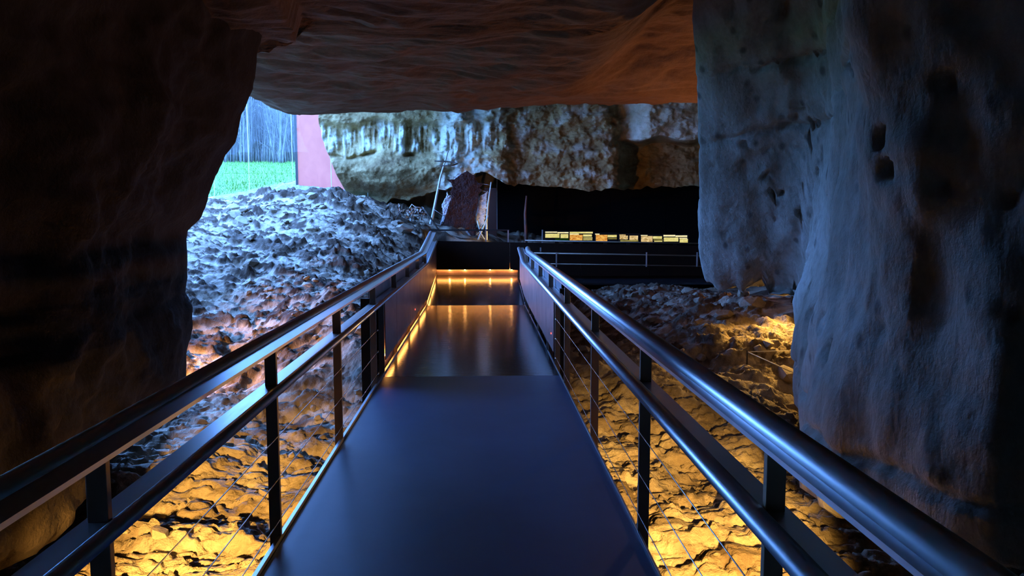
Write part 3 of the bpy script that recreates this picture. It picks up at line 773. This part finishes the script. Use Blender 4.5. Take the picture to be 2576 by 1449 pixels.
# thin barrier rail above the parapet on the left
br = empty('barrier_rail', (-0.3, 16.55, 1.1)); tag(br, 'thin dark barrier rail in front of the stretched hide', 'barrier')
zr = float(W(1200, 579, 16.6)[2])
MB().box(-1.18, 0.62, 16.585, 16.60, zr - 0.018, zr + 0.018).build('bar', M['blacksteel'], br)
for px in (1222, 1278):
    x = (px - 1212) * 16.6 / FPX
    MB().box(x - 0.013, x + 0.013, 16.575, 16.61, 0.9, zr).build('post', M['rail'], br)

# ------------------------------------------------------------------ black partition, red board, post
pb = empty('partition', (2.7, 19.0, 0.6)); tag(pb, 'black partition wall under the brown hanging rock', 'partition')
x0, x1 = (1251 - 1212) * 19.0 / FPX, 6.2
n = 4
for k in range(n):
    a, b_ = x0 + (x1 - x0) * k / n, x0 + (x1 - x0) * (k + 1) / n
    MB().box(a + 0.003, b_ - 0.003, 19.0, 19.06, 0.3, 2.95).build('panel', M['black'], pb)
MB().box(x0 - 0.016, x0, 18.99, 19.07, 0.6, 2.6).build('edge_strip', M['rail'], pb)
bd = empty('display_board', (0.2, 18.05, 1.0)); tag(bd, 'dark red board standing left of the black partition', 'board')
MB().box((1219 - 1212) * 18.05 / FPX, (1249 - 1212) * 18.05 / FPX, 18.03, 18.06, 0.9, 2.32).build('board', M['board'], bd)
MB().box((1219 - 1212) * 18.05 / FPX, (1249 - 1212) * 18.05 / FPX, 18.00, 18.03, 0.9, 1.06).build('kick_plate', M['board'], bd)
mb = MB(); x = (1322 - 1212) * 17.6 / FPX
mb.tube([(x, 17.6, 0.5), (x + 0.01, 17.6, 1.2), (x - 0.01, 17.6, 1.7), (x + 0.02, 17.6, 2.12)], [0.045, 0.04, 0.035, 0.02], 8)
m, nt, b = mat('dark_red_wood'); nt.links.new(ramp(nt, noise(nt, coords(nt, (8, 8, 1)), 5), [(0.3, (0.10, 0.03, 0.02)), (0.7, (0.22, 0.09, 0.06))]), b.inputs['Base Color']); b.inputs['Roughness'].default_value = 0.7
wp = mb.build('wooden_post', m, None, True); tag(wp, 'slender dark wooden post in front of the black partition', 'post')

# ------------------------------------------------------------------ backlit information panels
M['sign_black'] = sheet('sign_black', (0.004, 0.004, 0.004), (0.006, 0.006, 0.006), 0.4, 0.0)
def lit_mat(name, c0, c1, s, sc):
    m = bpy.data.materials.new(name); m.use_nodes = True; nt = m.node_tree
    e = node(nt, 'ShaderNodeEmission'); e.inputs[1].default_value = s
    nt.links.new(ramp(nt, noise(nt, coords(nt, (1, 1, 2)), sc, 5, 0.6, 0.8), [(0.35, c0), (0.65, c1)]), e.inputs[0])
    nt.links.new(e.outputs[0], nt.nodes['Material Output'].inputs[0]); return m
LIT = {'y': lit_mat('lit_pale_yellow', (0.62, 0.52, 0.14), (0.85, 0.76, 0.30), 1.0, 9), 'w': lit_mat('lit_ivory', (0.85, 0.70, 0.32), (1.0, 0.90, 0.55), 1.1, 12),
       'o': lit_mat('lit_orange_picture', (0.55, 0.16, 0.02), (0.95, 0.55, 0.12), 1.0, 14), 'g': lit_mat('lit_olive', (0.30, 0.24, 0.05), (0.48, 0.40, 0.10), 1.0, 9),
       'p': lit_mat('lit_tan_picture', (0.35, 0.20, 0.05), (0.95, 0.72, 0.35), 1.0, 16), 'd': lit_mat('lit_green_band', (0.004, 0.02, 0.003), (0.008, 0.03, 0.005), 1.0, 5)}
def zz(x0, y0, x1, y1, c): return (1340 + x0 / 5.855, 540 + y0 / 5.855, 1340 + x1 / 5.855, 540 + y1 / 5.855, c)
signs = [
    ('leftmost lit information panel with pale yellow text columns', (180, 235, 535, 385), [zz(185, 250, 360, 266, 'w'), zz(365, 256, 528, 274, 'w'), zz(185, 280, 395, 340, 'y'), zz(410, 286, 525, 345, 'y'), zz(330, 350, 530, 378, 'd')]),
    ('lit information panel with bright orange picture, second from left', (540, 240, 895, 390), [zz(545, 252, 885, 277, 'y'), zz(545, 280, 680, 294, 'w'), zz(545, 296, 735, 378, 'o'), zz(742, 290, 872, 324, 'y'), zz(745, 336, 880, 352, 'y'), zz(745, 362, 878, 376, 'y')]),
    ('lit information panel with deep orange picture, third from left', (910, 265, 1250, 400), [zz(920, 280, 985, 294, 'w'), zz(930, 297, 1100, 390, 'o'), zz(1104, 298, 1238, 334, 'y'), zz(1110, 348, 1238, 360, 'g')]),
    ('lit information panel with two small tan pictures, fourth from left', (1265, 275, 1575, 405), [zz(1278, 292, 1370, 306, 'p'), zz(1280, 308, 1402, 365, 'p'), zz(1425, 308, 1552, 372, 'p'), zz(1290, 377, 1555, 394, 'g')]),
    ('lit information panel with a reaching tan picture, fifth from left', (1585, 285, 1920, 418), [zz(1592, 300, 1692, 310, 'w'), zz(1596, 314, 1766, 408, 'p'), zz(1772, 318, 1905, 356, 'y'), zz(1780, 366, 1915, 378, 'g'), zz(1790, 386, 1910, 400, 'y')]),
    ('rightmost lit information panel with two rows of yellow text', (1922, 288, 2300, 428), [zz(1926, 298, 2100, 322, 'w'), zz(2104, 306, 2276, 328, 'w'), zz(1930, 336, 2146, 396, 'y'), zz(2160, 340, 2276, 354, 'w'), zz(2164, 358, 2286, 420, 'y')])]
SD = 17.0
for lab, (a, b1, c1, d1), rects in signs:
    x0, y0, x1, y1 = 1340 + a / 5.855, 540 + b1 / 5.855, 1340 + c1 / 5.855, 540 + d1 / 5.855
    p0, p1 = W(x0, y1, SD), W(x1, y0, SD)
    s = empty('information_panel', ((p0[0] + p1[0]) / 2, SD, float(p0[2]))); tag(s, lab, 'sign', 'lit information panels on the parapet')
    bo = MB().box(p0[0], p1[0], SD, SD + 0.05, p0[2], p1[2]).build('board', M['sign_black'], s, bevel=0.004)
    MB().box((p0[0] + p1[0]) / 2 - 0.04, (p0[0] + p1[0]) / 2 + 0.04, SD + 0.055, SD + 0.09, 0.55, p1[2] - 0.05).build('stand', M['blacksteel'], s)
    for (u0, v0, u1, v1, c) in rects:
        q0, q1 = W(u0, v1, SD), W(u1, v0, SD)
        MB().box(q0[0], q1[0], SD - 0.004, SD - 0.0005, q0[2], q1[2]).build('text_block' if c in 'ywgd' else 'picture', LIT[c], bo)
x = (1364 - 1212) * 16.9 / FPX
MB().box(x - 0.015, x + 0.015, 16.88, 16.91, 0.8, float(W(1364, 578, 16.9)[2])).build('sign_post', M['rail'], None)
tag(bpy.data.objects['sign_post'], 'short steel post left of the lit information panels', 'post')

# ------------------------------------------------------------------ stretched hide on its frame of poles
m, nt, b = mat('russet_fur'); v = coords(nt, (1, 1, 0.25))
nt.links.new(ramp(nt, noise(nt, v, 22, 8, 0.7), [(0.25, (0.015, 0.003, 0.0015)), (0.55, (0.050, 0.010, 0.004)), (0.8, (0.11, 0.03, 0.010))]), b.inputs['Base Color'])
b.inputs['Roughness'].default_value = 0.95; bump(nt, b, noise(nt, v, 45, 6), 0.9, 0.03)
M['fur'] = m
m, nt, b = mat('pale_fur'); v = coords(nt)
nt.links.new(ramp(nt, noise(nt, v, 16, 6), [(0.3, (0.45, 0.42, 0.38)), (0.7, (0.85, 0.83, 0.80))]), b.inputs['Base Color']); b.inputs['Roughness'].default_value = 0.95
bump(nt, b, noise(nt, v, 50, 6), 0.8, 0.02)
M['pale_fur'] = m
m, nt, b = mat('peeled_pole'); v = coords(nt, (6, 6, 1))
nt.links.new(ramp(nt, noise(nt, v, 5, 5), [(0.3, (0.45, 0.42, 0.37)), (0.7, (0.72, 0.70, 0.65))]), b.inputs['Base Color']); b.inputs['Roughness'].default_value = 0.7
M['pole'] = m
m, nt, b = mat('dark_branch'); nt.links.new(ramp(nt, noise(nt, coords(nt, (5, 5, 1)), 8), [(0.3, (0.035, 0.025, 0.018)), (0.7, (0.09, 0.07, 0.05))]), b.inputs['Base Color']); b.inputs['Roughness'].default_value = 0.9
M['branch'] = m

HD = 17.15
def hz(p, d=HD): return V3(1080 + p[0] / 6.04, 380 + p[1] / 6.04, d)
def hide_mesh(name, poly, d, puff, mat_, parent, jag, seed):
    r = random.Random(seed); pts = []
    n = len(poly)
    for k in range(n):
        a, b_ = poly[k], poly[(k + 1) % n]; L = math.hypot(b_[0] - a[0], b_[1] - a[1]); m_ = max(2, int(L / 11))
        for i in range(m_):
            t = i / m_; pts.append((a[0] + (b_[0] - a[0]) * t + r.gauss(0, jag), a[1] + (b_[1] - a[1]) * t + r.gauss(0, jag)))
    bm = bmesh.new()
    fv = [bm.verts.new(hz(p, d)) for p in pts]
    f = bm.faces.new(fv)
    ex = bmesh.ops.extrude_face_region(bm, geom=[f]); vs_ = [g for g in ex['geom'] if isinstance(g, bmesh.types.BMVert)]
    for v_ in vs_: v_.co.y -= 0.025
    bmesh.ops.triangulate(bm, faces=bm.faces[:]); bmesh.ops.recalc_face_normals(bm, faces=bm.faces[:])
    me = bpy.data.meshes.new(name); bm.to_mesh(me); bm.free()
    o = link(name, me, mat_, parent)
    rm = o.modifiers.new('remesh', 'REMESH'); rm.mode = 'VOXEL'; rm.voxel_size = 0.011
    tx_ = bpy.data.textures.new(name + '_folds', 'CLOUDS'); tx_.noise_scale = 0.22
    dm = o.modifiers.new('folds', 'DISPLACE'); dm.texture = tx_; dm.strength = puff; dm.direction = 'Y'; dm.mid_level = 0.5; dm.texture_coords = 'GLOBAL'
    tx2 = bpy.data.textures.new(name + '_fur', 'CLOUDS'); tx2.noise_scale = 0.03
    dm = o.modifiers.new('fur', 'DISPLACE'); dm.texture = tx2; dm.strength = 0.03; dm.texture_coords = 'GLOBAL'
    return o
hide_poly = [(575, 300), (640, 350), (700, 380), (712, 450), (740, 480), (820, 500), (765, 555), (802, 600), (742, 655), (748, 720), (735, 850), (705, 960), (690, 1040), (715, 1120), (720, 1200), (702, 1290), (640, 1292),
             (590, 1225), (530, 1165), (480, 1150), (420, 1180), (330, 1195), (240, 1195), (150, 1160), (205, 1090), (240, 1000), (272, 900), (300, 800), (340, 700), (312, 620), (350, 570), (335, 490), (268, 432), (380, 432), (470, 362)]
fr_ = empty('stretched_hide', (-0.35, HD, 1.15)); tag(fr_, 'russet bear hide with pale fringe stretched between poles', 'hide')
hide_mesh('hide', hide_poly, HD, 0.10, M['fur'], fr_, 2.0, 3)
hide_mesh('pale_fringe', [(258, 600), (285, 650), (345, 690), (330, 800), (310, 920), (262, 1040), (200, 1120), (146, 1158), (180, 1050), (208, 955), (188, 820), (236, 720), (270, 680)], HD + 0.06, 0.08, M['pale_fur'], fr_, 4.0, 4)
hide_mesh('pale_fringe', [(735, 690), (800, 670), (855, 640), (890, 590), (872, 700), (868, 800), (858, 960), (835, 1080), (775, 1190), (722, 1100), (702, 1000), (735, 900), (720, 780)], HD + 0.07, 0.10, M['pale_fur'], fr_, 4.0, 5)
hide_mesh('pale_fringe', [(372, 420), (400, 396), (440, 360), (500, 330), (470, 380), (405, 438)], HD + 0.03, 0.02, M['pale_fur'], fr_, 3.0, 6)
hide_mesh('pale_fringe', [(400, 1182), (470, 1150), (540, 1180), (610, 1240), (660, 1310), (600, 1285), (545, 1215), (480, 1172)], HD + 0.05, 0.02, M['pale_fur'], fr_, 3.0, 7)
for a, b_ in (((268, 432), (185, 420)), ((300, 610), (120, 560)), ((820, 500), (930, 520)), ((800, 600), (915, 640)), ((240, 1000), (60, 880)), ((700, 1290), (760, 1230)), ((575, 302), (250, 200))):
    MB().tube([hz(a, HD), hz(b_, HD)], 0.004, 5).build('lashing', M['pole'], fr_, True)

def pole(label, pts, r, mat_='pole', name='wooden_pole'):
    P_ = [V3(*p) for p in pts]; o = MB().tube(P_, r, 8).build(name, M[mat_], None, True); tag(o, label, 'pole'); return o
pole('long pale leaning pole left of the stretched hide', [(1072, 602, 17.1), (1088, 545, 17.2), (1099, 490, 17.25), (1108, 445, 17.3), (1117, 415, 17.3), (1128, 378, 17.3)], [0.034, 0.032, 0.028, 0.024, 0.020, 0.012])
pole('pale bent pole right of the stretched hide', [(1224, 604, 17.0), (1224, 560, 17.05), (1227, 520, 17.1), (1231, 490, 17.1), (1236, 458, 17.12)], [0.024, 0.022, 0.02, 0.018, 0.015])
pole('thin pale prop slanting at the right foot of the hide', [(1203, 603, 16.85), (1212, 580, 16.85), (1222, 558, 16.9), (1228, 542, 16.95)], [0.02, 0.018, 0.016, 0.012])
pole('thin pale stick crossing the prop at the foot of the hide', [(1201, 555, 16.9), (1207, 582, 16.85), (1219, 602, 16.8)], [0.012, 0.012, 0.010])
pole('short dark branch tied across the leaning pole', [(1062, 520, 17.05), (1083, 548, 17.0), (1104, 580, 16.9), (1118, 595, 16.9)], [0.02, 0.022, 0.02, 0.015], 'branch')
pole('long dark branch lying at the foot of the hide', [(1090, 582, 16.9), (1120, 590, 16.85), (1160, 600, 16.8), (1200, 602, 16.8)], [0.016, 0.02, 0.02, 0.014], 'branch')
hoop = [V3(1093, 405, 17.15), V3(1118, 406, 17.15), V3(1140, 408, 17.1), V3(1151, 412, 17.0), V3(1138, 416, 16.95), V3(1108, 417, 16.95)]
o = MB().tube(hoop, [0.014, 0.018, 0.018, 0.014, 0.016, 0.012], 8).build('bent_branch', M['branch'], None, True); tag(o, 'dark hoop of bent branch hung on the leaning pole', 'branch')

# dry brush on the crest beside the hide
bsh = empty('dry_brush', W(1035, 545, 16.9)); tag(bsh, 'pale dry brush with curled leaves lying left of the hide', 'brush')
r = random.Random(4)
for k in range(8):
    px = 985 + 11 * k + r.uniform(-6, 6); b0 = V3(px, 548 + r.uniform(-4, 6), 16.7); b1 = V3(px + r.uniform(-22, 28), 520 + r.uniform(-6, 22), 16.75 + r.uniform(-.1, .2)); mid = b0.lerp(b1, 0.5) + Vector((0, 0, 0.05))
    st = MB().tube([b0, mid, b1], [0.012, 0.010, 0.006], 5).build('stem', M['branch'], bsh, True)
m, nt, b = mat('dry_leaf'); b.inputs['Base Color'].default_value = (0.62, 0.58, 0.50, 1); b.inputs['Roughness'].default_value = 0.7; M['leaf'] = m
for k in range(34):
    px, py = r.gauss(1028, 17), r.gauss(533, 7); c = V3(px, min(py, 546), 16.7 + r.uniform(-.1, .12)); a = r.uniform(0, 6.283); L = r.uniform(0.05, 0.11)
    ax = Vector((math.cos(a), 0.4 * r.gauss(0, 1), math.sin(a))).normalized(); sd = ax.cross(Vector((0, 1, 0.3))).normalized() * L * 0.28
    MB().add([c, c + ax * L * 0.5 + sd + Vector((0, -0.012, 0)), c + ax * L, c + ax * L * 0.5 - sd, c + ax * L * 0.5 + Vector((0, 0.018, 0))], [(0, 1, 4), (1, 2, 4), (2, 3, 4), (3, 0, 4)]).build('leaf', M['leaf'], bsh)
o = MB().tube([V3(1030, 524, 16.9), V3(1036, 514, 16.9), V3(1045, 521, 16.9), V3(1058, 522, 16.9)], [0.012, 0.014, 0.012, 0.01], 6).build('curled_twig', M['pole'], bsh, True)

# ------------------------------------------------------------------ strings stretched over the rubble on the right
m, nt, b = mat('pale_string'); b.inputs['Base Color'].default_value = (0.75, 0.68, 0.5, 1); b.inputs['Roughness'].default_value = 0.7
pk = W(1880, 885, 9.2)
for lab, e in (('pale string running level from the peg into the right rock', (2030, 881, 9.3)), ('pale string slanting down from the peg to the right rock', (2024, 950, 8.6))):
    o = MB().tube([pk, W(*e)], 0.006, 6).build('string', m, None, True); tag(o, lab, 'string')
gz = ground_at(pk[0], pk[1])
o = MB().tube([(pk[0], pk[1], gz - 0.05), (pk[0], pk[1], pk[2] + 0.02)], [0.012, 0.010], 6).build('peg', M['branch'], None, True); tag(o, 'small wooden peg holding the two pale strings', 'peg')

# ------------------------------------------------------------------ loose stones embedded in the rubble
bases = []
for k in range(12):
    bm = bmesh.new(); r = random.Random(100 + k)
    for i in range(18):
        v_ = Vector((r.gauss(0, 1), r.gauss(0, 1), r.gauss(0, 1))).normalized(); bm.verts.new((v_.x * 0.55, v_.y * 0.45, v_.z * 0.30))
    bmesh.ops.convex_hull(bm, input=bm.verts[:])
    bmesh.ops.delete(bm, geom=[v_ for v_ in bm.verts if not v_.link_faces], context='VERTS')
    bmesh.ops.recalc_face_normals(bm, faces=bm.faces[:])
    me = bpy.data.meshes.new('stone'); bm.to_mesh(me); bm.free(); me.materials.append(M['stone']); bases.append(me)
r = random.Random(21); cnt = 0
while cnt < 290:
    if r.random() < 0.66:
        x, y = r.uniform(-6.3, -1.35), 4.2 + 13.3 * r.random() ** 0.9
        if x < -2.9 and y < 8.8: continue
        if y > 9 and x < -(y - 4) * 0.42 - 0.6: continue
    else:
        x, y = r.uniform(1.1, 4.2), r.uniform(4.2, 13.5)
        if y < 8 and x > 2.3 + (y - 4.5) * 0.35: continue
    if y < 8 and r.random() < 0.6: continue
    s = min(0.34, 0.07 * math.exp(r.gauss(0.25, 0.55))) * (0.75 + 0.04 * y)
    o = bpy.data.objects.new('stone', bases[r.randrange(12)]); COL.objects.link(o); o.parent = floor
    o.location = (x, y, ground_at(x, y) + 0.06 * s); o.scale = (s, s, s); o.rotation_euler = (r.gauss(0, 0.35), r.gauss(0, 0.35), r.uniform(0, 6.28)); cnt += 1

# ------------------------------------------------------------------ floodlights on the ground (their own light stays with them)
def flood(loc, aim, power, size, label, col=WARM, radius=0.05, blend=0.8):
    loc = Vector(loc); aim = Vector(aim); d = (aim - loc).normalized()
    q = d.to_track_quat('-Z', 'Y')
    rt = empty('floodlight', loc); tag(rt, label, 'lamp', 'warm floodlights hidden around the walkway')
    h = MB(); pts = []
    h.tube([loc - d * 0.16, loc - d * 0.06, loc - d * 0.03], [0.045, 0.075, 0.085], 14)
    h.build('housing', M['blacksteel'], rt, True)
    MB().tube([loc - d * 0.1, (loc.x, loc.y, loc.z - 0.28)], 0.012, 6).build('stake', M['blacksteel'], rt, True)
    l = bpy.data.lights.new('lamp', 'SPOT'); l.energy = power; l.color = col; l.spot_size = math.radians(size); l.spot_blend = blend; l.shadow_soft_size = radius
    o = bpy.data.objects.new('lamp', l); COL.objects.link(o); o.location = loc; o.rotation_euler = q.to_euler()
    o.parent = rt; o.matrix_parent_inverse = Matrix.Translation(-loc)

flood((-1.80, 1.9, 0.50), (-2.00, 5.2, -0.80), 3000, 33, 'floodlight on the left rock beside the viewer aimed at the rubble', blend=0.75)
flood((1.40, 1.9, 0.50), (1.60, 5.2, -0.80), 3000, 33, 'floodlight right of the walkway beside the viewer aimed at the rubble', blend=0.75)
flood((0.75, 16.75, 0.98), (-2.4, 17.3, 3.0), 40, 100, 'floodlight behind the dark parapet aimed at the pale rock', (1.0, 0.72, 0.34))
flood((-4.7, 8.4, 0.20), (-3.3, 9.9, -0.2), 700, 75, 'floodlight behind the left rock spur', (1.0, 0.45, 0.06))
flood((4.45, 10.4, 0.66), (2.7, 7.8, -0.5), 330, 95, 'floodlight behind the undercut end of the right rock')
flood((4.9, 9.3, 0.45), (3.2, 9.3, 1.0), 30, 120, 'floodlight beneath the right rock')
flood((5.3, 12.8, 0.5), (2.4, 9.8, 3.8), 340, 115, 'floodlight behind the right rock aimed at the ceiling', (1.0, 0.40, 0.09))

portal('cave_mouth_portal', (-6.6, 13.0, 3.2), (0, -math.radians(90), 0), 5.0, 12.0)
